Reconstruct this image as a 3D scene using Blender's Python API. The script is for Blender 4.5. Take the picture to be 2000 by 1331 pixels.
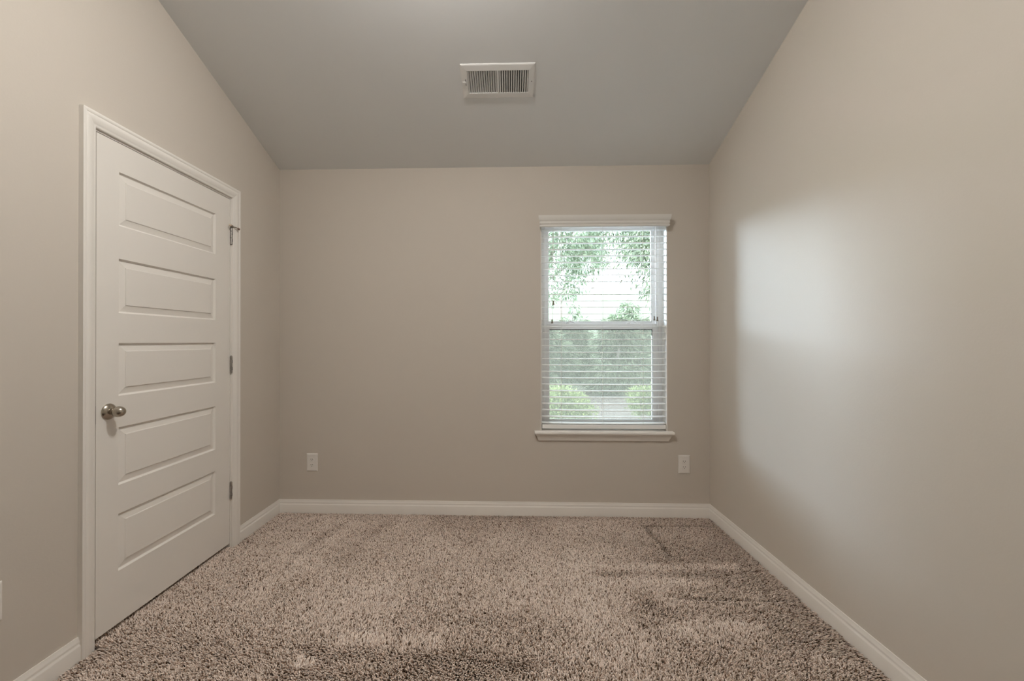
import bpy, bmesh, math, random
import numpy as np
from mathutils import Vector, Matrix

for o in list(bpy.data.objects):
    bpy.data.objects.remove(o)
SC = bpy.context.scene
COL = SC.collection

# ------------------------------------------------------------------ camera
F_PX = 833.0
cam_data = bpy.data.cameras.new('camera')
cam = bpy.data.objects.new('camera', cam_data)
COL.objects.link(cam)
cam_data.sensor_fit = 'HORIZONTAL'
cam_data.sensor_width = 36.0
cam_data.lens = F_PX / 2000.0 * 36.0
cam_data.shift_x = (1000.0 - 971.26) / 2000.0
cam_data.shift_y = (664.41 - 665.5) / 2000.0
cam_data.clip_start = 0.02
cam_data.clip_end = 300.0
YAW, PITCH, ROLL = 0.0308, 0.0034, -0.0005
cam.location = (0.0, 0.0, 1.2189)
cam.rotation_euler = (Matrix.Rotation(YAW, 3, 'Z') @ Matrix.Rotation(math.pi / 2 + PITCH, 3, 'X')
                      @ Matrix.Rotation(ROLL, 3, 'Z')).to_euler()
SC.camera = cam

# ------------------------------------------------------------------ light, sky, exposure
SC.view_settings.view_transform = 'Standard'
SC.view_settings.look = 'None'
SC.view_settings.gamma = 1.0
SC.view_settings.use_curve_mapping = False
SC.view_settings.exposure = 0.07
SC.cycles.use_denoising = True
SC.cycles.max_bounces = 12
SC.cycles.diffuse_bounces = 8
SC.cycles.transparent_max_bounces = 16
SC.cycles.sample_clamp_indirect = 8.0

world = bpy.data.worlds.new('overcast_sky')
SC.world = world
world.use_nodes = True
bg = world.node_tree.nodes['Background']
bg.inputs['Color'].default_value = (0.87, 0.96, 1.06, 1)
bg.inputs['Strength'].default_value = 7.0

sun_data = bpy.data.lights.new('sun', 'SUN')
sun = bpy.data.objects.new('sun', sun_data)
COL.objects.link(sun)
sun_data.energy = 37.0                     # low sun behind bright haze, off to the left of the yard
sun_data.angle = math.radians(40.0)
sun_data.color = (0.76, 0.93, 1.14)
sun.location = (-14, 14, 5)
SUN_TRAVEL = Vector((0.765, -0.635, -0.13))
sun.rotation_euler = SUN_TRAVEL.to_track_quat('-Z', 'Y').to_euler()

LAMP_STRENGTH = 104.0
LAMP_COLOR = (1.0, 0.96, 0.905)

# ------------------------------------------------------------------ room dimensions (metres)
XL, XR, D = -1.661, 1.3877, 3.02          # left wall, right wall, back wall
H, S = 2.456, 0.3553                      # ceiling height at the back wall, ceiling slope
YR, YB = 0.6, -1.8                        # ridge of the vault, rear wall
PILE = 0.014                              # carpet depth; its top is z = 0
TH = 0.14


def ceil_z(y):
    return H + S * (D - y) if y >= YR else H + S * (D - YR) - S * (YR - y)


# ------------------------------------------------------------------ helpers
def mat(name, color, rough=0.5, metal=0.0, spec=0.5, bump=None, noise=None):
    m = bpy.data.materials.new(name)
    m.use_nodes = True
    nt = m.node_tree
    b = nt.nodes['Principled BSDF']
    b.inputs['Base Color'].default_value = (*color, 1)
    b.inputs['Roughness'].default_value = rough
    b.inputs['Metallic'].default_value = metal
    b.inputs['Specular IOR Level'].default_value = spec
    tc = nt.nodes.new('ShaderNodeTexCoord')
    if noise:                                # (scale, amount): slight unevenness of the colour
        n = nt.nodes.new('ShaderNodeTexNoise')
        n.inputs['Scale'].default_value = noise[0]
        n.inputs['Detail'].default_value = 4
        nt.links.new(tc.outputs['Object'], n.inputs['Vector'])
        r = nt.nodes.new('ShaderNodeMapRange')
        r.inputs['To Min'].default_value = 1 - noise[1]
        r.inputs['To Max'].default_value = 1 + noise[1]
        nt.links.new(n.outputs['Fac'], r.inputs['Value'])
        mx = nt.nodes.new('ShaderNodeVectorMath')
        mx.operation = 'SCALE'
        mx.inputs[0].default_value = color
        nt.links.new(r.outputs['Result'], mx.inputs['Scale'])
        nt.links.new(mx.outputs['Vector'], b.inputs['Base Color'])
    if bump:                                 # (scale, strength, distance)
        n = nt.nodes.new('ShaderNodeTexNoise')
        n.inputs['Scale'].default_value = bump[0]
        n.inputs['Detail'].default_value = 3
        nt.links.new(tc.outputs['Object'], n.inputs['Vector'])
        bp = nt.nodes.new('ShaderNodeBump')
        bp.inputs['Strength'].default_value = bump[1]
        bp.inputs['Distance'].default_value = bump[2]
        nt.links.new(n.outputs['Fac'], bp.inputs['Height'])
        nt.links.new(bp.outputs['Normal'], b.inputs['Normal'])
    return m


def tag(o, label=None, cat=None, group=None, kind=None):
    if label:
        o['label'] = label
    if cat:
        o['category'] = cat
    if group:
        o['group'] = group
    if kind:
        o['kind'] = kind
    return o


def empty(name, loc=(0, 0, 0)):
    o = bpy.data.objects.new(name, None)
    o.empty_display_size = 0.05
    o.location = loc
    COL.objects.link(o)
    return o


class MB:
    """collects verts and faces in world coordinates; build() links ONE mesh object"""

    def __init__(self):
        self.v, self.f = [], []

    def add(self, verts, faces):
        k = len(self.v)
        self.v += [tuple(p) for p in verts]
        self.f += [tuple(i + k for i in f) for f in faces]
        return self

    def box(self, x0, x1, y0, y1, z0, z1):
        return self.add([(x, y, z) for x in (x0, x1) for y in (y0, y1) for z in (z0, z1)],
                        [(0, 1, 3, 2), (4, 6, 7, 5), (0, 4, 5, 1), (2, 3, 7, 6), (0, 2, 6, 4), (1, 5, 7, 3)])

    def prism(self, poly, a, b, axis):
        """poly in the two other axes, extruded from a to b along axis"""
        n = len(poly)

        def P(p, t):
            return {'x': (t, p[0], p[1]), 'y': (p[0], t, p[1]), 'z': (p[0], p[1], t)}[axis]
        vs = [P(p, a) for p in poly] + [P(p, b) for p in poly]
        fs = [tuple(range(n)), tuple(range(2 * n - 1, n - 1, -1))]
        fs += [(i, i + n, (i + 1) % n + n, (i + 1) % n) for i in range(n)]
        return self.add(vs, fs)

    def strip(self, prof, p0, p1, out, up, m0=0.0, m1=0.0, by=0):
        """profile of (out, up) pairs swept p0 -> p1, ends mitred by m times the profile's coordinate number by"""
        p0, p1, out, up = map(Vector, (p0, p1, out, up))
        d = (p1 - p0).normalized()
        n = len(prof)
        vs = [p0 + out * a + up * b + d * (m0 * (a, b)[by]) for a, b in prof]
        vs += [p1 + out * a + up * b - d * (m1 * (a, b)[by]) for a, b in prof]
        fs = [tuple(range(n)), tuple(range(2 * n - 1, n - 1, -1))]
        fs += [(i, i + n, (i + 1) % n + n, (i + 1) % n) for i in range(n)]
        return self.add(vs, fs)

    def lathe(self, prof, c, axis, n=32):
        """profile of (radius, distance along axis) turned about axis through c"""
        c, ax = Vector(c), Vector(axis).normalized()
        u = ax.orthogonal().normalized()
        w = ax.cross(u)
        vs, fs = [], []
        for r, t in prof:
            for k in range(n):
                a = 2 * math.pi * k / n
                vs.append(c + ax * t + (u * math.cos(a) + w * math.sin(a)) * r)
        m = len(prof)
        for i in range(m - 1):
            for k in range(n):
                k2 = (k + 1) % n
                fs.append((i * n + k, i * n + k2, (i + 1) * n + k2, (i + 1) * n + k))
        fs.append(tuple(range(n - 1, -1, -1)))
        fs.append(tuple((m - 1) * n + k for k in range(n)))
        return self.add(vs, fs)

    def tube(self, pts, radii, n=8):
        pts = [Vector(p) for p in pts]
        vs, fs = [], []
        ref = None
        for i, p in enumerate(pts):
            d = (pts[min(i + 1, len(pts) - 1)] - pts[max(i - 1, 0)]).normalized()
            if ref is None:
                ref = d.orthogonal().normalized()
            u = (ref - d * ref.dot(d)).normalized()
            ref = u
            w = d.cross(u)
            r = radii[i] if hasattr(radii, '__len__') else radii
            for k in range(n):
                a = 2 * math.pi * k / n
                vs.append(p + (u * math.cos(a) + w * math.sin(a)) * r)
        for i in range(len(pts) - 1):
            for k in range(n):
                k2 = (k + 1) % n
                fs.append((i * n + k, i * n + k2, (i + 1) * n + k2, (i + 1) * n + k))
        fs.append(tuple(range(n - 1, -1, -1)))
        fs.append(tuple((len(pts) - 1) * n + k for k in range(n)))
        return self.add(vs, fs)

    def build(self, name, material, parent=None, smooth=False, bevel=0.0, kind=None):
        o0 = Vector(parent_world(parent)) if parent else Vector((0, 0, 0))
        me = bpy.data.meshes.new(name)
        me.from_pydata([tuple(Vector(p) - o0) for p in self.v], [], self.f)
        bm = bmesh.new()
        bm.from_mesh(me)
        bmesh.ops.recalc_face_normals(bm, faces=bm.faces)
        bm.to_mesh(me)
        bm.free()
        me.materials.append(material)
        if smooth:
            me.shade_smooth()
            me.set_sharp_from_angle(angle=math.radians(38))
        o = bpy.data.objects.new(name, me)
        COL.objects.link(o)
        if parent:
            o.parent = parent
        if bevel:
            b = o.modifiers.new('bevel', 'BEVEL')
            b.width = bevel
            b.segments = 2
            b.limit_method = 'ANGLE'
        if kind:
            o['kind'] = kind
        return o


def parent_world(p):
    v = Vector(p.location)
    while p.parent:
        p = p.parent
        v += Vector(p.location)
    return v


def np_mesh(name, verts, faces, material, colors=None, smooth=False, parent=None):
    """fast mesh from arrays; faces (n,k); colors per vertex (n,3)"""
    me = bpy.data.meshes.new(name)
    nv, (nf, k) = len(verts), faces.shape
    me.vertices.add(nv)
    me.vertices.foreach_set('co', np.ascontiguousarray(verts, np.float32).ravel())
    me.loops.add(nf * k)
    me.loops.foreach_set('vertex_index', np.ascontiguousarray(faces, np.int32).ravel())
    me.polygons.add(nf)
    me.polygons.foreach_set('loop_start', np.arange(0, nf * k, k, dtype=np.int32))
    if smooth:
        me.polygons.foreach_set('use_smooth', np.ones(nf, bool))
    me.update(calc_edges=True)
    if colors is not None:
        ca = me.attributes.new('tone', 'FLOAT_COLOR', 'POINT')
        rgba = np.ones((nv, 4), np.float32)
        rgba[:, :3] = colors
        ca.data.foreach_set('color', rgba.ravel())
    me.materials.append(material)
    o = bpy.data.objects.new(name, me)
    COL.objects.link(o)
    if parent:
        o.parent = parent
    return o


# ------------------------------------------------------------------ materials
M_WALL = mat('beige_wall_paint', (0.60, 0.552, 0.492), 0.75, spec=0.25, bump=(140, 0.12, 0.002), noise=(1.2, 0.015))
M_CEIL = mat('ceiling_paint', (0.77, 0.785, 0.79), 0.9, spec=0.15, bump=(140, 0.12, 0.002), noise=(1.2, 0.015))
M_TRIM = mat('white_trim_paint', (0.82, 0.79, 0.745), 0.38, spec=0.4, noise=(3, 0.012))
M_DOOR = mat('white_door_paint', (0.80, 0.77, 0.725), 0.42, spec=0.4, bump=(260, 0.06, 0.001), noise=(4, 0.012))
M_VINYL = mat('white_window_vinyl', (0.90, 0.88, 0.87), 0.35, noise=(5, 0.01))
M_BLIND = mat('white_blind_slat', (0.92, 0.92, 0.91), 0.4, noise=(6, 0.012))
M_VALANCE = mat('white_blind_valance', (0.71, 0.69, 0.65), 0.45, noise=(6, 0.012))
M_CORD = mat('white_cord', (0.85, 0.84, 0.8), 0.8, noise=(60, 0.05))
M_TASSEL = mat('backlit_brown_tassel', (0.20, 0.175, 0.14), 0.5, noise=(40, 0.08))  # grey-brown with the backlit darkness put into the colour
M_NICKEL = mat('satin_nickel', (0.46, 0.415, 0.35), 0.26, metal=1.0, noise=(20, 0.05))
M_HINGE = mat('brushed_hinge_metal', (0.42, 0.40, 0.38), 0.42, metal=1.0, noise=(30, 0.06))
M_DARK = mat('dark_gap', (0.015, 0.013, 0.012), 0.8, noise=(30, 0.1))
M_RUBBER = mat('cream_rubber', (0.62, 0.52, 0.40), 0.6, noise=(40, 0.05))
M_BROWN = mat('brown_rubber', (0.22, 0.14, 0.11), 0.6, noise=(40, 0.05))
M_PLATE = mat('white_outlet_plastic', (0.80, 0.77, 0.73), 0.35, noise=(10, 0.01))
M_VENT = mat('white_vent_enamel', (0.80, 0.80, 0.79), 0.4, noise=(12, 0.012))
M_DUCT = mat('duct_shade', (0.05, 0.05, 0.05), 0.6, metal=0.3, noise=(12, 0.1))  # shade inside the duct, put into the colour
M_SUB = mat('carpet_backing', (0.06, 0.042, 0.03), 0.95, spec=0.1, noise=(30, 0.2))


def attr_mat(name, rough=0.8, spec=0.2, translucent=0.0):
    m = bpy.data.materials.new(name)
    m.use_nodes = True
    nt = m.node_tree
    b = nt.nodes['Principled BSDF']
    a = nt.nodes.new('ShaderNodeAttribute')
    a.attribute_name = 'tone'
    nt.links.new(a.outputs['Color'], b.inputs['Base Color'])
    b.inputs['Roughness'].default_value = rough
    b.inputs['Specular IOR Level'].default_value = spec
    if translucent:
        t = nt.nodes.new('ShaderNodeBsdfTranslucent')
        nt.links.new(a.outputs['Color'], t.inputs['Color'])
        mx = nt.nodes.new('ShaderNodeMixShader')
        mx.inputs['Fac'].default_value = translucent
        nt.links.new(b.outputs[0], mx.inputs[1])
        nt.links.new(t.outputs[0], mx.inputs[2])
        nt.links.new(mx.outputs[0], nt.nodes['Material Output'].inputs['Surface'])
    return m


M_YARN = attr_mat('carpet_yarn', 0.95, 0.08)
M_LEAF = attr_mat('green_leaf', 0.55, 0.3, 0.45)
M_BARK = mat('pale_bark', (0.33, 0.285, 0.26), 0.9, bump=(30, 0.5, 0.02), noise=(8, 0.25))


def glass_mat():
    m = bpy.data.materials.new('window_glass')
    m.use_nodes = True
    nt = m.node_tree
    nt.nodes.remove(nt.nodes['Principled BSDF'])
    t = nt.nodes.new('ShaderNodeBsdfTransparent')
    t.inputs['Color'].default_value = (0.95, 0.975, 0.965, 1)
    g = nt.nodes.new('ShaderNodeBsdfGlossy')
    g.inputs['Roughness'].default_value = 0.02
    fr = nt.nodes.new('ShaderNodeFresnel')
    fr.inputs['IOR'].default_value = 1.45
    mx = nt.nodes.new('ShaderNodeMixShader')
    nt.links.new(fr.outputs[0], mx.inputs['Fac'])
    nt.links.new(t.outputs[0], mx.inputs[1])
    nt.links.new(g.outputs[0], mx.inputs[2])
    nt.links.new(mx.outputs[0], nt.nodes['Material Output'].inputs['Surface'])
    return m


def screen_mat():
    m = bpy.data.materials.new('insect_screen_mesh')
    m.use_nodes = True
    nt = m.node_tree
    nt.nodes.remove(nt.nodes['Principled BSDF'])
    t = nt.nodes.new('ShaderNodeBsdfTransparent')
    d = nt.nodes.new('ShaderNodeBsdfTranslucent')
    d.inputs['Color'].default_value = (0.10, 0.096, 0.076, 1)
    mx = nt.nodes.new('ShaderNodeMixShader')
    mx.inputs['Fac'].default_value = 0.32
    nt.links.new(t.outputs[0], mx.inputs[1])
    nt.links.new(d.outputs[0], mx.inputs[2])
    nt.links.new(mx.outputs[0], nt.nodes['Material Output'].inputs['Surface'])
    return m


def lamp_mat():
    m = bpy.data.materials.new('lamp_diffuser')
    m.use_nodes = True
    b = m.node_tree.nodes['Principled BSDF']
    b.inputs['Base Color'].default_value = (0.9, 0.9, 0.88, 1)
    b.inputs['Emission Color'].default_value = (*LAMP_COLOR, 1)
    b.inputs['Emission Strength'].default_value = LAMP_STRENGTH
    return m


M_GLASS, M_SCREEN, M_LAMP = glass_mat(), screen_mat(), lamp_mat()

# ------------------------------------------------------------------ room shell
WX0, WX1, WZ0, WZ1 = 0.2135, 1.0985, 0.565, 2.09       # window opening in the back wall
DY0, DY1, DZ1 = 1.636, 2.500, 2.086                    # door opening in the left wall
ZF = -PILE - 0.12


def wall_top(y):
    return ceil_z(y) + 0.05


m = MB()
m.prism([(YB - TH, ZF), (DY0, ZF), (DY0, wall_top(DY0)), (YR, wall_top(YR)), (YB - TH, wall_top(YB - TH))], XL, XL - TH, 'x')
m.prism([(DY0, DZ1), (DY1, DZ1), (DY1, wall_top(DY1)), (DY0, wall_top(DY0))], XL, XL - TH, 'x')
m.prism([(DY1, ZF), (D + TH, ZF), (D + TH, wall_top(D + TH)), (DY1, wall_top(DY1))], XL, XL - TH, 'x')
m.box(XL - TH - 0.02, XL - TH, DY0 - 0.1, DY1 + 0.1, ZF, DZ1 + 0.1)
tag(m.build('wall_left', M_WALL, kind='structure'), 'beige wall on the left holding the white panel door', 'wall')
m = MB()
m.prism([(YB - TH, ZF), (D + TH, ZF), (D + TH, wall_top(D + TH)), (YR, wall_top(YR)), (YB - TH, wall_top(YB - TH))], XR, XR + TH, 'x')
tag(m.build('wall_right', M_WALL, kind='structure'), 'bare beige wall on the right, no opening', 'wall')
m = MB()
m.box(XL, WX0, D, D + TH, ZF, H + 0.05)
m.box(WX1, XR, D, D + TH, ZF, H + 0.05)
m.box(WX0, WX1, D, D + TH, ZF, WZ0)
m.box(WX0, WX1, D, D + TH, WZ1, H + 0.05)
tag(m.build('wall_back', M_WALL, kind='structure'), 'beige back wall with the window', 'wall')
m = MB()
m.box(XL, XR, YB - TH, YB, ZF, H + 0.05)
tag(m.build('wall_rear', M_WALL, kind='structure'), 'beige wall behind the camera', 'wall')
m = MB()
poly = [(D + TH + 0.05, ceil_z(D + TH + 0.05)), (YR, ceil_z(YR)), (YB - TH - 0.05, ceil_z(YB - TH - 0.05))]
poly += [(y, z + 0.16) for y, z in reversed(poly)]
m.add([(x, y, z) for x in (XL - TH - .02, XR + TH + .02) for y, z in poly],
      [(0, 1, 4, 5), (1, 2, 3, 4), (6, 11, 10, 7), (7, 10, 9, 8), (0, 6, 7, 1), (1, 7, 8, 2), (2, 8, 9, 3), (3, 9, 10, 4), (4, 10, 11, 5), (5, 11, 6, 0)])
tag(m.build('ceiling', M_CEIL, kind='structure'), 'sloping ceiling rising towards the camera', 'ceiling')
m = MB()
m.box(XL - TH, XR + TH, YB - TH, D + TH, ZF, -PILE)
tag(m.build('floor', M_SUB, kind='structure'), 'floor under the carpet', 'floor')

# baseboards: profile of (out from wall, height)
BASE = [(0, -PILE), (.0135, -PILE), (.0135, .050), (.0125, .054), (.0095, .0575), (.0085, .062), (.0095, .066), (.0085, .071), (.0055, .077), (.0045, .0857), (0, .0857)]
m = MB().strip(BASE, (XL, D, 0), (XR, D, 0), (0, -1, 0), (0, 0, 1), 1, 1)
tag(m.build('baseboard_back', M_TRIM, smooth=True, kind='structure'), 'white baseboard along the back wall under the window', 'baseboard')
m = MB().strip(BASE, (XR, YB, 0), (XR, D, 0), (-1, 0, 0), (0, 0, 1), 0, 1)
tag(m.build('baseboard_right', M_TRIM, smooth=True, kind='structure'), 'long white baseboard along the right wall', 'baseboard')
CAS_N, CAS_F, CAS_T, CW = 1.648, 2.4875, 2.0735, 0.059   # inner edges of the door casing, its width
m = MB().strip(BASE, (XL, CAS_F + CW, 0), (XL, D, 0), (1, 0, 0), (0, 0, 1), 0, 1)
tag(m.build('baseboard_left', M_TRIM, smooth=True, kind='structure'), 'short white baseboard between door casing and back corner', 'baseboard')
m = MB().strip(BASE, (XL, YB, 0), (XL, CAS_N - CW, 0), (1, 0, 0), (0, 0, 1))
tag(m.build('baseboard_left', M_TRIM, smooth=True, kind='structure'), 'white baseboard on the camera side of the door', 'baseboard')

# ------------------------------------------------------------------ door casing and jamb
CASING = [(0, 0), (0, .009), (.002, .0115), (.006, .0125), (.013, .0122), (.016, .0140), (.028, .0172), (.041, .0185),
          (.044, .0172), (.047, .0195), (.055, .0210), (CW, .0195), (CW, 0)]     # (across, out of wall)
m = MB()
m.strip(CASING, (XL, CAS_N, -PILE), (XL, CAS_N, CAS_T), (0, -1, 0), (1, 0, 0), 0, -1)
m.strip(CASING, (XL, CAS_F, -PILE), (XL, CAS_F, CAS_T), (0, 1, 0), (1, 0, 0), 0, -1)
m.strip(CASING, (XL, CAS_N, CAS_T), (XL, CAS_F, CAS_T), (0, 0, 1), (1, 0, 0), -1, -1)
tag(m.build('trim_1', M_TRIM, smooth=True, kind='structure'), 'white moulded casing around the panel door', 'trim')

door = tag(empty('door_1', (XL, 2.07, 0)), 'white five panel door with egg-shaped knob in the left wall', 'door', kind='structure')
S0, S1, SZ0, SZ1 = 1.6610, 2.4770, 0.0245, 2.0620        # slab
m = MB()
m.box(XL - .12, XL, DY0, S0 - .0035, -PILE, SZ1 + .0035)
m.box(XL - .12, XL, S1 + .0035, DY1, -PILE, SZ1 + .0035)
m.box(XL - .12, XL, DY0, DY1, SZ1 + .0035, DZ1)
m.box(XL - .055, XL - .040, S0 - .0035, S0 + .011, -PILE, SZ1 + .0035)
m.box(XL - .055, XL - .040, S1 - .011, S1 + .0035, -PILE, SZ1 + .0035)
m.box(XL - .055, XL - .040, S0, S1, SZ1 - .011, SZ1 + .0035)
m.build('door_jamb', M_TRIM, door)

PANELS = [(.246, .4885), (.610, .855), (.988, 1.2125), (1.340, 1.5715), (1.7112, 1.940)]
PY0, PY1 = 1.7600, 2.3545
m = MB()
zc = [SZ0] + [z for p in PANELS for z in p] + [SZ1]
XF = XL - 0.001
for i in range(len(zc) - 1):
    for j, (a, b) in enumerate(((S0, PY0), (PY0, PY1), (PY1, S1))):
        z0, z1 = zc[i], zc[i + 1]
        if j == 1 and i % 2 == 1:
            prof = [(0, 0), (.002, -.003), (.0055, -.0085), (.008, -.0092), (.034, -.0038), (.0355, -.0012), (.038, -.0006)]
            vs, fs = [], []
            for w, dx in prof:
                vs += [(XF + dx, a + w, z0 + w), (XF + dx, b - w, z0 + w), (XF + dx, b - w, z1 - w), (XF + dx, a + w, z1 - w)]
            for k in range(len(prof) - 1):
                fs += [(4 * k + q, 4 * k + (q + 1) % 4, 4 * k + 4 + (q + 1) % 4, 4 * k + 4 + q) for q in range(4)]
            k = 4 * (len(prof) - 1)
            fs.append((k, k + 1, k + 2, k + 3))
            m.add(vs, fs)
        else:
            m.add([(XF, a, z0), (XF, b, z0), (XF, b, z1), (XF, a, z1)], [(0, 1, 2, 3)])
xb = XF - 0.035
m.add([(XF, S0, SZ0), (XF, S1, SZ0), (XF, S1, SZ1), (XF, S0, SZ1), (xb, S0, SZ0), (xb, S1, SZ0), (xb, S1, SZ1), (xb, S0, SZ1)],
      [(0, 1, 5, 4), (1, 2, 6, 5), (2, 3, 7, 6), (3, 0, 4, 7), (4, 5, 6, 7)])
slab = m.build('door_slab', M_DOOR, door)
bm = bmesh.new()
bm.from_mesh(slab.data)
bmesh.ops.remove_doubles(bm, verts=bm.verts, dist=1e-5)
bmesh.ops.recalc_face_normals(bm, faces=bm.faces)
bm.to_mesh(slab.data)
bm.free()

# knob on its round rose
KY, KZ = 1.7150, 0.9290
m = MB().lathe([(.0335, 0), (.0335, .002), (.0325, .0045), (.029, .008), (.023, .0125), (.016, .0155), (.011, .017)], (XF, KY, KZ), (1, 0, 0), 40)
rose = m.build('knob_rose', M_NICKEL, door, smooth=True)
prof = [(.0105, .0155), (.0098, .018), (.0118, .0198)]
for k in range(1, 14):
    t = k / 13 * math.pi
    r = .0222 * math.sin(t) ** 0.9
    prof.append((max(r, .0004) if k > 2 else max(r, .0125), .0435 - .0245 * math.cos(t)))
tag(MB().lathe(prof, (XF, KY, KZ), (1, 0, 0), 40).build('door_knob', M_NICKEL, door, smooth=True), 'egg-shaped satin nickel knob')
MB().box(XL - .028, XL + .0002, S0 - .0032, S0 - .0008, KZ - .042, KZ + .030).build('strike_plate', M_HINGE, door)

for hz in (1.8445, 1.0830, 0.3365):
    hy = S1 + .0032
    m = MB()
    L = .098
    seg = L / 5
    for k in range(5):
        z0 = hz - L / 2 + k * seg + .0005
        m.lathe([(.0062, 0), (.0071, .0006), (.0071, seg - .0016), (.0062, seg - .001)], (XL + .0055, hy, z0), (0, 0, 1), 14)
    m.box(XL + .0005, XL + .0022, hy, hy + .0075, hz - L / 2, hz + L / 2)
    hg = m.build('hinge', M_HINGE, door, smooth=True)
    MB().lathe([(.0022, 0), (.0042, .0006), (.0042, .003), (.003, .0045), (.0018, .005)], (XL + .0055, hy, hz + L / 2 - .0006), (0, 0, 1), 14).build('hinge_pin', M_HINGE, hg, smooth=True)
    g = MB()
    for q in (-.024, .018):
        g.box(XL + .0085, XL + .0132, hy - .0012, hy + .0012, hz + q - .009, hz + q + .009)
    g.build('knuckle_slot', M_DARK, hg)
# hinge-pin door stop on the top hinge
sy, sz = S1 + .0032, 1.8985
m = MB()
m.lathe([(.0075, 0), (.0085, .001), (.0085, .0065), (.0075, .0075)], (XL + .0085, sy, sz), (0, 0, 1), 18)
m.tube([(XL + .0085, sy, sz + .004), (XL + .022, sy + .016, sz + .002), (XL + .0285, sy + .027, sz - .003)], .0030, 10)
m.tube([(XL + .0085, sy, sz + .004), (XL + .021, sy - .012, sz + .005), (XL + .0225, sy - .024, sz + .005)], .0028, 10)
st = m.build('hinge_door_stop', M_NICKEL, door, smooth=True)
tag(MB().tube([(XL + .0275, sy + .0255, sz - .0022), (XL + .0325, sy + .034, sz - .0055)], [.0060, .0068], 12).build('bumper', M_BROWN, st, smooth=True), 'brown rubber bumper')
tag(MB().tube([(XL + .0225, sy - .023, sz + .005), (XL + .0105, sy - .030, sz + .005)], [.0050, .0065], 12).build('bumper', M_RUBBER, st, smooth=True), 'cream rubber bumper')

# ------------------------------------------------------------------ window
win = tag(empty('window_1', ((WX0 + WX1) / 2, D + .1, WZ0)), 'white vinyl sash window behind the blind', 'window', kind='structure')
STZ = .590                                     # top of the stool
m = MB()                                       # white liner of the opening
lx0, lx1, lz1 = WX0 + .006, WX1 - .006, WZ1 - .006
m.box(WX0, lx0, D + .0005, D + .088, STZ, WZ1)
m.box(lx1, WX1, D + .0005, D + .088, STZ, WZ1)
m.box(lx0, lx1, D + .0005, D + .088, lz1, WZ1)
m.build('jamb_liner', M_TRIM, win)
m = MB()                                       # stool with rounded nose and horns, apron moulding below
nose = [(-.0905, STZ - .022), (.034, STZ - .022), (.0385, STZ - .019), (.040, STZ - .013), (.0385, STZ - .006), (.034, STZ - .001), (.030, STZ), (-.0905, STZ)]
m.prism([(D - a, z) for a, z in nose], WX0, WX1, 'x')
nose2 = [(max(a, 0), z) for a, z in nose]
m.prism([(D - a, z) for a, z in nose2], .170, WX0, 'x')
m.prism([(D - a, z) for a, z in nose2], WX1, 1.133, 'x')
m.build('window_stool', M_TRIM, win, smooth=True)
APR = [(0, .0), (.030, 0), (.029, -.006), (.024, -.010), (.0215, -.018), (.017, -.030), (.013, -.038), (.011, -.046), (0, -.046)]
m = MB().strip(APR, (.152, D, STZ - .022), (1.151, D, STZ - .022), (0, -1, 0), (0, 0, 1), 0, 0)
n = len(APR)                                   # ends tapered like a mitred return
for i, (a, b) in enumerate(APR):
    m.v[i] = (.212 - a * 1.15 - .002, D - a, STZ - .022 + b)
    m.v[n + i] = (1.0895 + a * 1.15, D - a, STZ - .022 + b)
m.build('window_apron', M_TRIM, win, smooth=True)

FY0, FY1 = D + .088, D + .170
fw = .034
m = MB()
m.box(WX0, WX0 + fw, FY0, FY1, WZ0, WZ1)
m.box(WX1 - fw, WX1, FY0, FY1, WZ0, WZ1)
m.box(WX0 + fw, WX1 - fw, FY0, FY1, WZ1 - .036, WZ1)
m.box(WX0 + fw, WX1 - fw, FY0, FY1, WZ0, STZ + .014)
for sx, q in ((WX0 + fw, 1), (WX1 - fw, -1)):  # sash tracks
    for yy in (FY0 + .004, FY0 + .040, FY1 - .012):
        a, b = sorted((sx, sx + q * .006))
        m.box(a, b, yy, yy + .004, STZ + .014, WZ1 - .036)
m.build('window_frame', M_VINYL, win, bevel=.002)


def sash(name, x0, x1, z0, z1, y0, y1, st, top, bot, bead):
    m = MB()
    m.box(x0, x0 + st, y0, y1, z0, z1)
    m.box(x1 - st, x1, y0, y1, z0, z1)
    m.box(x0 + st, x1 - st, y0, y1, z1 - top, z1)
    m.box(x0 + st, x1 - st, y0, y1, z0, z0 + bot)
    yc = (y0 + y1) / 2
    for a, b, c, d in ((x0 + st, x0 + st + bead, z0 + bot, z1 - top), (x1 - st - bead, x1 - st, z0 + bot, z1 - top),
                       (x0 + st, x1 - st, z1 - top - bead, z1 - top), (x0 + st, x1 - st, z0 + bot, z0 + bot + bead)):
        m.box(a, b, yc - .007, yc + .007, c, d)
    s = m.build(name, M_VINYL, win, bevel=.0015)
    MB().box(x0 + st - .002, x1 - st + .002, yc - .002, yc + .002, z0 + bot - .002, z1 - top + .002).build('glass_pane', M_GLASS, s)
    return s


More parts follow.
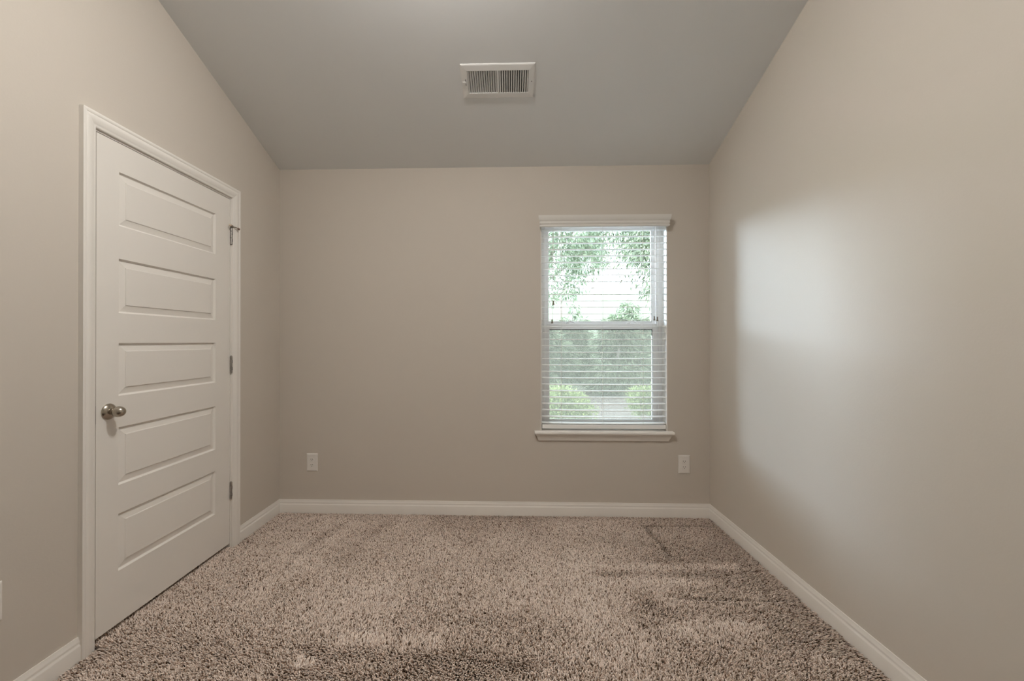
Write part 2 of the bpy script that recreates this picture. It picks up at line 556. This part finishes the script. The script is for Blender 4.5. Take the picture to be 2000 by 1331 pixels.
ZM = 1.3400
ix0, ix1 = WX0 + fw + .001, WX1 - fw - .001
sash('upper_sash', ix0 + .004, ix1 - .004, ZM - .006, WZ1 - .037, FY0 + .046, FY1 - .014, .026, .018, .030, .004)
low = sash('lower_sash', ix0 + .002, ix1 - .002, STZ + .015, ZM + .006, FY0 + .010, FY0 + .040, .030, .036, .042, .005)
m = MB()                                       # dark gasket line around the lower glass
gx0, gx1, gz0, gz1 = ix0 + .037, ix1 - .037, STZ + .062, ZM - .035
gy = FY0 + .0165
m.box(gx0, gx1, gy, gy + .0015, gz1 - .0045, gz1)
m.box(gx1 - .004, gx1, gy, gy + .0015, gz1 - .045, gz1)
m.build('glazing_gasket', M_DARK, low)
for lx in (.432, .875):                        # sweep locks on the meeting rail
    m = MB()
    m.lathe([(.0135, 0), (.014, .006), (.011, .014), (.006, .017)], (lx - .014, FY0 + .022, ZM + .006), (0, 0, 1), 18)
    m.tube([(lx - .018, FY0 + .018, ZM + .019), (lx + .004, FY0 + .006, ZM + .025), (lx + .022, FY0 + .004, ZM + .019), (lx + .042, FY0 + .006, ZM + .010)],
           [.0060, .0060, .0050, .0035], 10)
    m.build('sash_lock', M_VINYL, low, smooth=True)
m = MB().box(WX0 + fw + .008, WX1 - fw - .008, FY1 - .0055, FY1 - .0045, STZ + .014, ZM)
tag(m.build('insect_screen', M_SCREEN, win), 'thin grey insect screen over the lower half')

# ------------------------------------------------------------------ venetian blind
blind = tag(empty('window_blind', ((WX0 + WX1) / 2, D, 2.02)), 'white two inch venetian blind, slats open, hanging in the window', 'blind')
VAL = [(.006, .000), (.0135, .000), (.0165, .005), (.015, .012), (.0115, .017), (.014, .020), (.0165, .026), (.0165, .036), (.0145, .039), (.0185, .044),
       (.0225, .056), (.0245, .068), (.0245, .080), (.006, .080)]
m = MB().strip(VAL, (WX0 - .018 - .014, D - .034, 2.0145), (WX1 + .012 + .010, D - .034, 2.0145), (0, -1, 0), (0, 0, 1))
n = len(VAL)
for i, (a, b) in enumerate(VAL):               # profiled ends
    m.v[i] = (.222 - a * 1.0 - .002, D - .034 - a, 2.0145 + b)
    m.v[n + i] = (1.083 + a, D - .034 - a, 2.0145 + b)
for x0 in (.2075, 1.0855):                     # returns back to the wall
    m.box(x0, x0 + .006, D - .042, D - .0005, 2.0165, 2.0925)
m.build('valance', M_VALANCE, blind, smooth=True)
bx0, bx1 = WX0 + .009, WX1 - .009
BY = D + .031
MB().box(bx0, bx1, BY - .026, BY + .026, 2.046, 2.082).build('headrail', M_BLIND, blind, bevel=.002)
NS, Z_TOP, Z_BOT = 31, 2.0085, 0.6410
tilt = math.radians(3.0)
for k in range(NS):
    zk = Z_TOP + (Z_BOT - Z_TOP) * k / (NS - 1)
    sag = .0008 + .0042 * (k / (NS - 1)) ** 2
    nx = 14
    vs, fs = [], []
    prof = [(-.0250, -.0003), (-.015, .0005), (0, .0009), (.015, .0005), (.0250, -.0003)]
    for i in range(nx + 1):
        t = i / nx * 2 - 1
        x = bx0 + .001 + (bx1 - bx0 - .002) * i / nx
        dz = sag * (t ** 4 - .5)
        ring = []
        for a, b in prof:
            ring.append((a, b + .0014))
        for a, b in reversed(prof):
            ring.append((a, b - .0014))
        for a, b in ring:
            ca, sa = math.cos(tilt), math.sin(tilt)
            vs.append((x, BY + a * ca - b * sa, zk + dz + a * sa + b * ca))
    r = len(prof) * 2
    for i in range(nx):
        fs += [(i * r + q, i * r + (q + 1) % r, (i + 1) * r + (q + 1) % r, (i + 1) * r + q) for q in range(r)]
    fs.append(tuple(range(r)))
    fs.append(tuple(nx * r + q for q in range(r - 1, -1, -1)))
    MB().add(vs, fs).build('slat', M_BLIND, blind, smooth=True)
MB().box(bx0 + .001, bx1 - .001, BY - .027, BY + .025, .6025, .6310).build('bottom_rail', M_BLIND, blind, bevel=.004)
for lx in (.365, .6535, .934):                 # ladders: a string on either side of the slats and the lift cord
    m = MB()
    for dx, yy in ((-.004, BY - .0275), (-.004, BY + .0275)):
        m.tube([(lx + dx, yy, 2.05), (lx + dx + .001, yy, 1.3), (lx + dx, yy, .632)], .0011, 6)
    for k in range(NS):
        zk = Z_TOP + (Z_BOT - Z_TOP) * k / (NS - 1) - .0035
        m.tube([(lx - .004, BY - .0275, zk - .0014), (lx - .004, BY + .0275, zk + .0014)], .0007, 4)
    m.build('ladder_cord', M_CORD, blind)
    MB().lathe([(.006, 0), (.006, .002), (.004, .004)], (lx - .001, BY - .010, .6025), (0, 0, -1), 12).build('cord_plug', M_CORD, blind)


def pull(x0, x1, z1, name):
    yy = BY - .034
    c = MB().tube([(x0, yy, 2.05), (x0 + (x1 - x0) * .3, yy - .001, 1.8), (x1, yy - .002, z1 + .024)], .0011, 6).build(name, M_CORD, blind)
    MB().lathe([(.0028, 0), (.0052, -.003), (.0046, -.010), (.0058, -.020), (.0074, -.027), (.0068, -.0305)], (x1, yy - .002, z1 + .027), (0, 0, 1), 14).build('tassel', M_TASSEL, c, smooth=True)


pull(.304, .3035, 1.4790, 'tilt_cord')
pull(.3005, .2940, 1.3490, 'tilt_cord')
pull(1.010, 1.0060, 1.3680, 'lift_cord')
pull(1.022, 1.0270, 1.3640, 'lift_cord')
pull_c = MB().tube([(1.046, BY - .034, 2.05), (1.046, BY - .034, 1.34)], .0011, 6).build('lift_cord', M_CORD, blind)

# ------------------------------------------------------------------ outlets


def outlet(face, c, label):
    """face maps (across, out, up) to world; c is the plate's centre on the wall"""
    root = tag(empty('wall_outlet', c), label, 'outlet', 'duplex outlets low on the walls')
    c = Vector(c)

    def W(p):
        return c + face[0] * p[0] + face[1] * p[1] + face[2] * p[2]

    def put(name, material, verts, faces, parent, **k):
        return MB().add([W(p) for p in verts], faces).build(name, material, parent, **k)
    a, b = .0400, .0635
    rings = [(a, b, 0), (a, b, .0018), (a - .0012, b - .0012, .0040), (a - .006, b - .006, .0058), (a - .010, b - .010, .0062)]
    vs = [(sx * r[0], r[2], sz * r[1]) for r in rings for sx, sz in ((-1, -1), (1, -1), (1, 1), (-1, 1))]
    fs = [(4 * k + q, 4 * k + (q + 1) % 4, 4 * k + 4 + (q + 1) % 4, 4 * k + 4 + q) for k in range(len(rings) - 1) for q in range(4)]
    fs += [(0, 3, 2, 1), tuple(range(4 * len(rings) - 4, 4 * len(rings)))]
    put('cover_plate', M_PLATE, vs, fs, root)
    for dz in (.0195, -.0195):
        pts = []
        for k in range(28):
            t = 2 * math.pi * k / 28
            x, z = .0170 * math.cos(t), .0170 * math.sin(t)
            pts.append((x, max(-.0128, min(.0128, z)) + dz))
        vs = [(x, .0050, z) for x, z in pts] + [(x, .0076, z) for x, z in pts] + [(x * .96, .0082, dz + (z - dz) * .96) for x, z in pts]
        fs = [(i + 28 * k, (i + 1) % 28 + 28 * k, (i + 1) % 28 + 28 * (k + 1), i + 28 * (k + 1)) for k in range(2) for i in range(28)]
        fs += [tuple(range(27, -1, -1)), tuple(range(56, 84))]
        rc = put('receptacle', M_PLATE, vs, fs, root)
        m = MB()
        for sx, hh in ((-.0064, .0042), (.0064, .0034)):
            m.add([W((sx + x, y, dz + .0035 + z)) for x in (-.0012, .0012) for y in (.0079, .0085) for z in (-hh, hh)],
                  [(0, 1, 3, 2), (4, 6, 7, 5), (0, 4, 5, 1), (2, 3, 7, 6), (0, 2, 6, 4), (1, 5, 7, 3)])
        m.lathe([(.0026, .0079), (.0026, .0085)], W((0, 0, dz - .0070)), face[1], 12)
        m.build('socket_slot', M_DARK, rc)
    MB().lathe([(.0034, .0060), (.0034, .0068), (.0022, .0074)], W((0, 0, 0)), face[1], 14).build('cover_screw', M_PLATE, root, smooth=True)
    return root


BACK = (Vector((1, 0, 0)), Vector((0, -1, 0)), Vector((0, 0, 1)))
LEFT = (Vector((0, 1, 0)), Vector((1, 0, 0)), Vector((0, 0, 1)))
outlet(BACK, (-1.4210, D, .3530), 'white duplex outlet on the back wall near the left corner')
outlet(BACK, (1.2110, D, .3602), 'white duplex outlet on the back wall below right of window')
outlet(LEFT, (XL, 1.3040, .3752), 'white outlet cover on the left wall, cut by the photo edge')

# ------------------------------------------------------------------ ceiling vent
ax_v = Vector((0, -1, S)).normalized()          # up the slope, towards the camera
nrm = Vector((0, -S, -1)).normalized()          # out of the ceiling, down
VC = Vector((-.0685, 2.3870, ceil_z(2.3870)))
vent = tag(empty('ceiling_vent', VC), 'white two-way air register in the sloping ceiling', 'vent')


def V(u, v, w):
    return VC + Vector((1, 0, 0)) * u + ax_v * v + nrm * w


def vbox(m, u0, u1, v0, v1, w0, w1):
    m.add([V(u, v, w) for u in (u0, u1) for v in (v0, v1) for w in (w0, w1)],
          [(0, 1, 3, 2), (4, 6, 7, 5), (0, 4, 5, 1), (2, 3, 7, 6), (0, 2, 6, 4), (1, 5, 7, 3)])


OU, OV, IU, IV = .2040, .1060, .1695, .0690
rings = [(OU, OV, -.0002), (OU - .001, OV - .001, .0035), (OU - .006, OV - .006, .0062), (IU + .004, IV + .004, .0085), (IU, IV, .0085), (IU, IV, .0002)]
vs = [V(sx * a, sz * b, w) for a, b, w in rings for sx, sz in ((-1, -1), (1, -1), (1, 1), (-1, 1))]
fs = [(4 * k + q, 4 * k + (q + 1) % 4, 4 * k + 4 + (q + 1) % 4, 4 * k + 4 + q) for k in range(len(rings) - 1) for q in range(4)]
MB().add(vs, fs).build('vent_frame', M_VENT, vent)
m = MB()
vbox(m, -IU - .004, IU + .004, -IV - .004, IV + .004, .0004, .0012)  # flat dark sheet standing in for the shaded duct
m.build('duct_shade_sheet', M_DUCT, vent)
m = MB()
vbox(m, -.0050, .0050, -IV, IV, .0010, .0088)
m.build('vent_divider', M_VENT, vent)
NL = 13
for side in (-1, 1):
    for k in range(NL):
        u = side * (.0050 + (IU - .0050) * (k + .5) / NL)
        du, t = (.0042, .0034)[side > 0], .00045
        m = MB()                               # plate leaning outwards as it comes down
        m.add([V(u + side * e * du + q * t, v, w) for e, w in ((-1, .0014), (1, .0084)) for q in (-1, 1) for v in (-IV, IV)],
              [(0, 1, 3, 2), (4, 6, 7, 5), (0, 4, 5, 1), (2, 3, 7, 6), (0, 2, 6, 4), (1, 5, 7, 3)])
        m.build('louver', M_VENT, vent)
m = MB()
vbox(m, -.1825, -.1795, -.020, .020, .0068, .0080)
m.build('lever_slot', M_DARK, vent)
m = MB()
vbox(m, -.1990, -.1800, -.004, .005, .0075, .0115)
m.build('damper_lever', M_VENT, vent, bevel=.001)
MB().lathe([(.0042, 0), (.0036, .0014), (.0015, .002)], V(.1870, 0, .0070), nrm, 14).build('screw', M_HINGE, vent, smooth=True)

# ------------------------------------------------------------------ ceiling lamp (above the frame)
LY, LX = 1.32, -.28
LC = Vector((LX, LY, ceil_z(LY)))
lamp = tag(empty('ceiling_light', LC), 'semi-flush bowl light on the ceiling above the camera view', 'light')
MB().lathe([(.10, -.001), (.10, .012), (.06, .022), (.022, .026), (.022, .075), (.200, .078), (.200, .094), (.02, .092)], LC, nrm, 48).build('canopy', M_NICKEL, lamp, smooth=True)
bowl = [(.178, .092)] + [(.178 * math.cos(t), .092 + .105 * math.sin(t)) for t in np.linspace(.12, 1.5, 12)] + [(.0005, .197)]
MB().lathe(bowl, LC, nrm, 48).build('glass_bowl', M_LAMP, lamp, smooth=True)
MB().lathe([(.009, .195), (.012, .202), (.008, .212), (.0015, .218)], LC, nrm, 16).build('finial', M_NICKEL, lamp, smooth=True)

# ------------------------------------------------------------------ carpet pile
rng = np.random.default_rng(7)


def vnoise(x, y, scale, seed):
    """smooth value noise on a lattice"""
    r = np.random.default_rng(seed)
    g = r.random((128, 128))
    x, y = x * scale + 17.3, y * scale + 41.7
    xi, yi = np.floor(x).astype(int), np.floor(y).astype(int)
    fx, fy = x - xi, y - yi
    fx, fy = fx * fx * (3 - 2 * fx), fy * fy * (3 - 2 * fy)
    a, b = g[xi % 128, yi % 128], g[(xi + 1) % 128, yi % 128]
    c, d = g[xi % 128, (yi + 1) % 128], g[(xi + 1) % 128, (yi + 1) % 128]
    return (a * (1 - fx) + b * fx) * (1 - fy) + (c * (1 - fx) + d * fx) * fy


STEP = 0.0053
gx = np.arange(XL - .030, XR - .002, STEP)
gy_ = np.arange(0.95, D - .003, STEP)
X, Y = np.meshgrid(gx, gy_)
X, Y = X.ravel(), Y.ravel()
X = X + rng.uniform(-.45, .45, X.shape) * STEP
Y = Y + rng.uniform(-.45, .45, Y.shape) * STEP
keep = (X > XL + .016) & (X < XR - .016) & (Y < D - .016)
keep |= (X <= XL + .016) & (X > XL - .030) & (Y > S0 + .004) & (Y < S1 - .004)
X, Y = X[keep], Y[keep]
N = len(X)
# how the pile lies: broad drifts plus vacuum and foot strokes (x0, y0, x1, y1, width, lean)
lean = (vnoise(X, Y, 1.7, 1) - .5) * .9 + (vnoise(X, Y, 5.0, 2) - .5) * .7 + (vnoise(X * .5, Y * 3, 4.0, 3) - .5) * .45
STROKES = [(-1.05, 2.81, -1.23, 1.95, .045, 1.1), (-1.23, 2.85, -1.31, 2.3, .04, .9), (-.84, 2.84, -.95, 2.35, .05, -.7), (-1.13, 2.80, -1.24, 2.4, .03, -.9),
           (.31, 2.33, 1.22, 2.35, .028, 1.2), (.45, 2.19, 1.02, 2.19, .03, 1.1), (.40, 2.26, 1.1, 2.27, .02, -.7),
           (.70, 1.838, 1.05, 1.855, .04, 1.2), (.37, 2.45, .33, 1.82, .06, .9), (.45, 1.90, .52, 1.78, .06, .6), (.62, 2.02, .74, 1.92, .05, -.9),
           (-.78, 1.665, -.20, 1.635, .045, -1.3), (-.80, 1.55, -.15, 1.56, .055, -.9), (-.68, 1.735, -.32, 1.73, .03, 1.2), (-.20, 1.63, .05, 1.60, .05, -.9),
           (-.80, 1.603, -.77, 1.610, .022, 2.6), (-.79, 1.635, -.75, 1.635, .010, -2.4),
           (1.19, 2.052, 1.36, 2.058, .009, -2.2), (.98, 2.055, 1.12, 2.053, .010, -1.5), (.80, 2.06, .93, 2.055, .012, -1.0),
           (.87, 2.853, 1.34, 2.865, .011, -2.0), (.885, 2.83, .90, 2.45, .012, -1.4), (.0, 2.59, -.42, 2.40, .08, .5),
           (1.20, 1.68, 1.30, 1.64, .03, .9), (1.22, 1.74, 1.32, 1.74, .02, -.9)]
deep = np.zeros(N)
for x0, y0, x1, y1, w, l in STROKES:
    dx, dy = x1 - x0, y1 - y0
    wob = (vnoise(X, Y, 9.0, int(abs(x0 * 100)) + 5) - .5) * w * 1.2
    t = np.clip(((X - x0) * dx + (Y - y0) * dy) / (dx * dx + dy * dy), 0, 1)
    dist = np.hypot(X - x0 - t * dx, Y - y0 - t * dy) + wob
    k = np.exp(-(np.maximum(dist, 0) / w) ** 2)
    lean = lean + l * k
    if w < .013:
        deep = deep + k
by_door = (Y > S0) & (Y < S1)
edge = np.minimum(np.minimum(D - Y, XR - X), np.where(by_door, 1.0, X - XL))
lean += -.28 + .75 * np.exp(-(((X - .25) / .80) ** 2 + ((Y - 2.1) / .50) ** 2)) - .45 * np.clip((X - .75) / .5, 0, 1) - .7 * np.exp(-(edge / .09) ** 2)
lean = np.clip(lean, -1.5, 1.5)
hgt = PILE * (0.84 + .38 * rng.random(N)) * (1 - .45 * np.clip(deep, 0, 1) - .22 * np.exp(-(edge / .05) ** 2))
hgt = hgt + np.where(by_door, .009 * np.exp(-(np.maximum(X - XL - .004, 0) / .05) ** 2), 0)
# tip offset: lean > 0 lies away from the camera, < 0 towards it
ang = rng.uniform(0, 2 * np.pi, N)
rad = .0070 * np.sqrt(rng.random(N))
tx = np.cos(ang) * rad + .0012 * np.sin(lean * 2)
ty = np.sin(ang) * rad + .0100 * lean
LEV = 3
fr = np.array([0.0, .68, 1.0])
wd = np.array([.0020, .0027, .0012])
V3 = np.zeros((N, LEV, 4, 3), np.float32)
tw = rng.uniform(0, np.pi / 2, N)
curl = rng.uniform(-.0030, .0030, (N, 2))
for i in range(LEV):
    f_ = fr[i]
    cxx = X + tx * f_ ** 1.6 + curl[:, 0] * math.sin(math.pi * f_)
    cyy = Y + ty * f_ ** 1.6 + curl[:, 1] * math.sin(math.pi * f_)
    cz = -PILE + hgt * f_
    for q in range(4):
        a = tw + f_ * 1.2 + q * np.pi / 2
        V3[:, i, q, 0] = cxx + np.cos(a) * wd[i]
        V3[:, i, q, 1] = cyy + np.sin(a) * wd[i]
        V3[:, i, q, 2] = cz
base = (np.arange(N) * LEV * 4)[:, None]
quads = []
for i in range(LEV - 1):
    for q in range(4):
        quads.append([i * 4 + q, i * 4 + (q + 1) % 4, (i + 1) * 4 + (q + 1) % 4, (i + 1) * 4 + q])
quads.append([8, 9, 10, 11])
quads = np.array(quads)
faces = (base[:, :, None] + quads[None]).reshape(-1, 4)
PAL = np.array([(.90, .79, .715), (.80, .675, .59), (.52, .40, .32), (.28, .19, .135), (.12, .075, .045)])
pick = rng.choice(5, N, p=[.45, .32, .13, .07, .03])
tone = PAL[pick] * rng.uniform(.88, 1.12, (N, 1))
cols = np.repeat(tone, LEV * 4, axis=0)
carpet = np_mesh('carpet_pile', V3.reshape(-1, 3), faces, M_YARN, cols, smooth=True)
tag(carpet, 'mottled brown and beige shag carpet covering the floor', 'carpet', kind='stuff')

# ------------------------------------------------------------------ outside
GZ = -0.45


def ground_z(x, y):
    t = np.clip((y - 15.0) / 34.0, 0, 1)
    return GZ + 7.5 * t ** 1.15 + .10 * np.sin(x * .7 + y * .4) * np.clip((y - 5) / 4, 0, 1)


gm = bpy.data.materials.new('yard_ground')
gm.use_nodes = True
nt = gm.node_tree
b = nt.nodes['Principled BSDF']
b.inputs['Roughness'].default_value = .95
tc = nt.nodes.new('ShaderNodeTexCoord')
n1 = nt.nodes.new('ShaderNodeTexNoise')
n1.inputs['Scale'].default_value = 6
n1.inputs['Detail'].default_value = 8
nt.links.new(tc.outputs['Object'], n1.inputs['Vector'])
mul = nt.nodes.new('ShaderNodeMix')
mul.data_type = 'RGBA'
mul.inputs['A'].default_value = (.085, .064, .056, 1)
mul.inputs['B'].default_value = (.19, .155, .14, 1)
nt.links.new(n1.outputs['Fac'], mul.inputs['Factor'])
grs = nt.nodes.new('ShaderNodeMix')
grs.data_type = 'RGBA'
grs.inputs['A'].default_value = (.15, .195, .115, 1)
grs.inputs['B'].default_value = (.21, .255, .17, 1)
nt.links.new(n1.outputs['Fac'], grs.inputs['Factor'])
sep = nt.nodes.new('ShaderNodeSeparateXYZ')
nt.links.new(tc.outputs['Object'], sep.inputs[0])
ad = nt.nodes.new('ShaderNodeMath')
ad.operation = 'MULTIPLY_ADD'
ad.inputs[1].default_value = 3.0
nt.links.new(n1.outputs['Fac'], ad.inputs[0])
nt.links.new(sep.outputs['Y'], ad.inputs[2])
rp = nt.nodes.new('ShaderNodeMapRange')
rp.inputs['From Min'].default_value = 15.0
rp.inputs['From Max'].default_value = 17.5
nt.links.new(ad.outputs[0], rp.inputs['Value'])
mg = nt.nodes.new('ShaderNodeMix')
mg.data_type = 'RGBA'
nt.links.new(rp.outputs['Result'], mg.inputs['Factor'])
nt.links.new(mul.outputs['Result'], mg.inputs['A'])
nt.links.new(grs.outputs['Result'], mg.inputs['B'])
nt.links.new(mg.outputs['Result'], b.inputs['Base Color'])

xs, ys = np.linspace(-30, 45, 60), np.concatenate([np.linspace(D + TH + .0, 15, 30), np.linspace(16, 60, 30)])
GX, GY = np.meshgrid(xs, ys)
gv = np.stack([GX, GY, ground_z(GX, GY)], -1).reshape(-1, 3)
ii = np.arange(len(ys) - 1)[:, None] * len(xs) + np.arange(len(xs) - 1)[None]
gf = np.stack([ii, ii + 1, ii + 1 + len(xs), ii + len(xs)], -1).reshape(-1, 4)
tag(np_mesh('ground', gv, gf, gm, smooth=True), 'mulch bed and rising lawn outside the window', 'ground', kind='structure')


m = MB()
m.box(-7, 9, D + TH + .01, 7.0, GZ - .05, GZ + .045)  # unseen slab added to bounce daylight up through the window onto the ceiling
tag(m.build('bounce_slab', mat('pale_bounce_concrete', (.62, .61, .59), .9, bump=(40, .2, .004), noise=(3, .06)), kind='structure'), 'added pale slab, unseen below the window, bouncing daylight to the ceiling', 'bounce_slab')


def leaves(pos, direction, length, width, palette, seed):
    """two bent triangles per leaf; direction (n,3) is where the tip points"""
    r = np.random.default_rng(seed)
    n = len(pos)
    d = direction / np.linalg.norm(direction, axis=1, keepdims=True)
    side = np.cross(d, r.normal(size=(n, 3)))
    side /= np.linalg.norm(side, axis=1, keepdims=True) + 1e-9
    up = np.cross(side, d)
    L = length * r.uniform(.7, 1.25, (n, 1))
    Wd = width * r.uniform(.7, 1.25, (n, 1))
    v = np.stack([pos, pos + d * L * .45 + side * Wd * .5 + up * L * .06, pos + d * L - up * L * .10,
                  pos + d * L * .45 - side * Wd * .5 + up * L * .06], 1)
    f = (np.arange(n) * 4)[:, None] + np.array([[0, 1, 2, 3]])
    pal = np.array(palette)
    c = pal[r.integers(0, len(pal), n)] * r.uniform(.6, 1.4, (n, 1))
    return v.reshape(-1, 3), f, np.repeat(c, 4, axis=0)


def blob_points(blobs, n, seed, shell=.55):
    r = np.random.default_rng(seed)
    vol = np.array([b[3] * b[4] * b[5] for b in blobs]) ** .7
    which = r.choice(len(blobs), n, p=vol / vol.sum())
    q = r.normal(size=(n, 3))
    q /= np.linalg.norm(q, axis=1, keepdims=True)
    rad = (shell + (1 - shell) * r.random((n, 1))) * r.uniform(.75, 1.1, (n, 1))
    B = np.array(blobs)[which]
    return B[:, :3] + q * rad * B[:, 3:], q


LIGHT_GREEN = [(.295, .345, .235), (.25, .30, .20), (.35, .395, .30), (.17, .225, .145)]
GREY_GREEN = [(.235, .28, .18), (.165, .205, .125), (.33, .37, .26), (.085, .105, .07)]
YELLOW_GREEN = [(.31, .36, .14), (.26, .32, .13), (.39, .43, .22), (.18, .24, .09)]


def evergreen_mesh(root, h, rx, seed, n=13000):
    r = np.random.default_rng(seed)
    blobs = []
    for k in range(26):
        z = h * (.06 + .9 * r.random())
        w = rx * (1 - (z / h) ** 2.2 * .75)
        a = r.uniform(0, 2 * np.pi)
        blobs.append((math.cos(a) * w * .55, math.sin(a) * w * .55, z, w * .55, w * .55, h * .11))
    p, q = blob_points(blobs, n, seed, .5)
    p[:, 2] = np.maximum(p[:, 2], .03)
    d = np.stack([p[:, 0], p[:, 1], np.zeros(n)], 1) / rx + q * .6 + np.array([0, 0, -.65]) + r.normal(size=(n, 3)) * .35
    v, f, c = leaves(p, d, .21, .036, GREY_GREEN, seed)
    np_mesh('foliage', v, f, M_LEAF, c, parent=root)
    MB_local = MB().tube([(0, 0, -.1), (.02, 0, h * .5), (0, .02, h * .93)], [.09, .06, .02], 8)
    t = MB_local.build('trunk', M_BARK)
    t.parent = root


def broadleaf_mesh(root, h, blobs, trunk, limbs, seed, n=9000, ln=.13, wd_=.06, pal=LIGHT_GREEN):
    r = np.random.default_rng(seed)
    p, q = blob_points(blobs, n, seed, .35)
    d = q * .7 + np.array([0, 0, -.75]) + r.normal(size=(n, 3)) * .4
    v, f, c = leaves(p, d, ln, wd_, pal, seed)
    np_mesh('foliage', v, f, M_LEAF, c, parent=root)
    m = MB().tube(*trunk, 10)
    for l in limbs:
        m.tube(l, list(np.linspace(.045, .012, len(l))), 6)
    t = m.build('trunk', M_BARK, smooth=True)
    t.parent = root


def copy_tree(o, loc, rz, sc):
    c = o.copy()
    COL.objects.link(c)
    c.location, c.rotation_euler, c.scale = loc, (0, 0, rz), (sc, sc, sc)
    for ch in [x for x in bpy.data.objects if x.parent == o]:
        k = ch.copy()
        COL.objects.link(k)
        k.parent = c
    return c


def at(x, y):
    return (x, y, float(ground_z(np.array(x), np.array(y))))


# hedge of evergreens
HEDGE = [(-.95, 13.6, 2.5, .98), (1.20, 13.4, 2.2, .98), (3.32, 13.3, 2.5, .98), (5.5, 13.6, 2.7, .98),
         (.05, 16.3, 2.7, 1.0), (2.35, 16.2, 2.75, 1.0), (4.6, 16.3, 3.0, 1.0), (6.9, 16.4, 3.0, 1.0)]
HL = ['feathery evergreen in the front row, hidden left of the window',
      'feathery evergreen behind the yellow-green bush at the window left',
      'feathery evergreen filling the right half of the lower pane',
      'feathery evergreen in the front row, hidden right of the window',
      'feathery evergreen in the second row, at the left edge of the panes',
      'feathery evergreen in the second row, seen between the two front ones',
      'feathery evergreen in the second row, topping the right of the meeting rail',
      'feathery evergreen in the second row, hidden right of the window']
for k, (x, y, h, rx) in enumerate(HEDGE):
    rt = tag(empty('evergreen_tree', at(x, y)), HL[k], 'tree', 'evergreen hedge outside')
    evergreen_mesh(rt, h, rx, 20 + k)

# shade tree whose boughs hang into the upper pane
bl = [(-.35, 0, 4.3, .9, .9, .8), (.55, -.2, 4.4, .9, .8, .75), (1.5, 0, 4.6, .9, .9, .8), (2.3, .1, 4.5, .8, .8, .7), (.1, -.4, 3.75, .65, .5, .6),
      (.75, -.2, 3.65, .6, .5, .5), (1.9, -.2, 3.9, .6, .5, .4), (0, 0, 5.3, 1.3, 1.2, .9), (1.4, .2, 5.4, 1.3, 1.2, .9), (-.1, -.2, 3.25, .35, .3, .45),
      (.5, -.3, 3.2, .38, .3, .4), (-.18, -.3, 2.86, .30, .28, .36), (.32, -.3, 2.92, .28, .25, .30)]
tr = tag(empty('broadleaf_tree', at(1.05, 10.5)), 'pale green shade tree with drooping boughs in the upper pane', 'tree', 'broadleaf trees outside')
broadleaf_mesh(tr, 6, bl, ([(-.62, .3, -.7), (-.58, .3, 1.6), (-.25, .2, 3.2), (.15, .1, 4.6)], [.13, .11, .09, .05]),
               [[(-.25, .2, 3.2), (.7, .1, 3.9), (1.5, 0, 4.6)], [(-.2, .2, 3.4), (-.5, .1, 4.0), (-.9, 0, 4.8)], [(.2, .1, 4.2), (.9, .2, 4.9), (1.8, .2, 5.2)]], 51, 13000, .115, .034)
# nearer tree at the right edge
bl = [(0, 0, 3.6, .75, .7, .9), (.7, .1, 3.7, .9, .8, 1.1), (.2, -.1, 2.85, .42, .4, .5), (.7, 0, 2.6, .5, .5, .6), (0, 0, 4.6, 1.0, .9, .8), (1.1, 0, 4.6, 1.0, .9, .9)]
tr2 = tag(empty('broadleaf_tree', at(2.75, 8.6)), 'darker leafy tree hanging in at the right edge of the upper pane', 'tree', 'broadleaf trees outside')
broadleaf_mesh(tr2, 5, bl, ([(.9, .1, -.1), (.9, .1, 2.0), (.7, 0, 3.8)], [.10, .08, .04]), [[(.85, .1, 2.4), (.4, 0, 3.0), (0, 0, 3.6)]], 52, 6500, .13, .036, GREY_GREEN)
# trees on the rise
far = [(4.0, 28, .3, 1.05, 'pale tree standing on the rise, seen left in the upper pane'), (8.0, 41, 1.7, 1.3, 'pale tree on the rise behind the middle of the upper pane'),
       (11.4, 31, 2.6, 1.15, 'pale tree on the rise at the right of the upper pane'), (.2, 41, 4.0, 1.3, 'pale tree on the rise left of the window opening'),
       (17.5, 38, 5.1, 1.3, 'pale tree on the rise right of the window opening')]
for x, y, rz, sc, lb in far:
    c = copy_tree(tr, at(x, y), rz, sc)
    c['label'] = lb


def bush(x, y, rx, h, seed, label):
    rt = tag(empty('leafy_bush', at(x, y)), label, 'bush', 'rounded bushes outside')
    r = np.random.default_rng(seed)
    blobs = [(r.uniform(-.5, .5) * rx, r.uniform(-.4, .4) * rx, h * r.uniform(.25, .70), rx * .55, rx * .5, h * .32) for _ in range(12)]
    p, q = blob_points(blobs, 9500, seed, .6)
    p[:, 2] = np.maximum(p[:, 2], .02)
    d = q + np.array([0, 0, .25]) + r.normal(size=(9500, 3)) * .5
    v, f, c = leaves(p, d, .055, .030, YELLOW_GREEN, seed)
    np_mesh('foliage', v, f, M_LEAF, c, parent=rt)
    m = MB()
    for k in range(5):
        a = k * 1.256
        m.tube([(0, 0, -.05), (math.cos(a) * rx * .25, math.sin(a) * rx * .25, h * .3), (math.cos(a) * rx * .4, math.sin(a) * rx * .4, h * .6)], [.02, .015, .008], 6)
    t = m.build('stem', M_BARK)
    t.parent = rt


bush(1.10, 8.3, .60, .92, 71, 'sunny yellow-green bush low at the left of the window')
bush(3.02, 9.2, .55, .95, 72, 'yellow-green bush peeking past the right window frame')
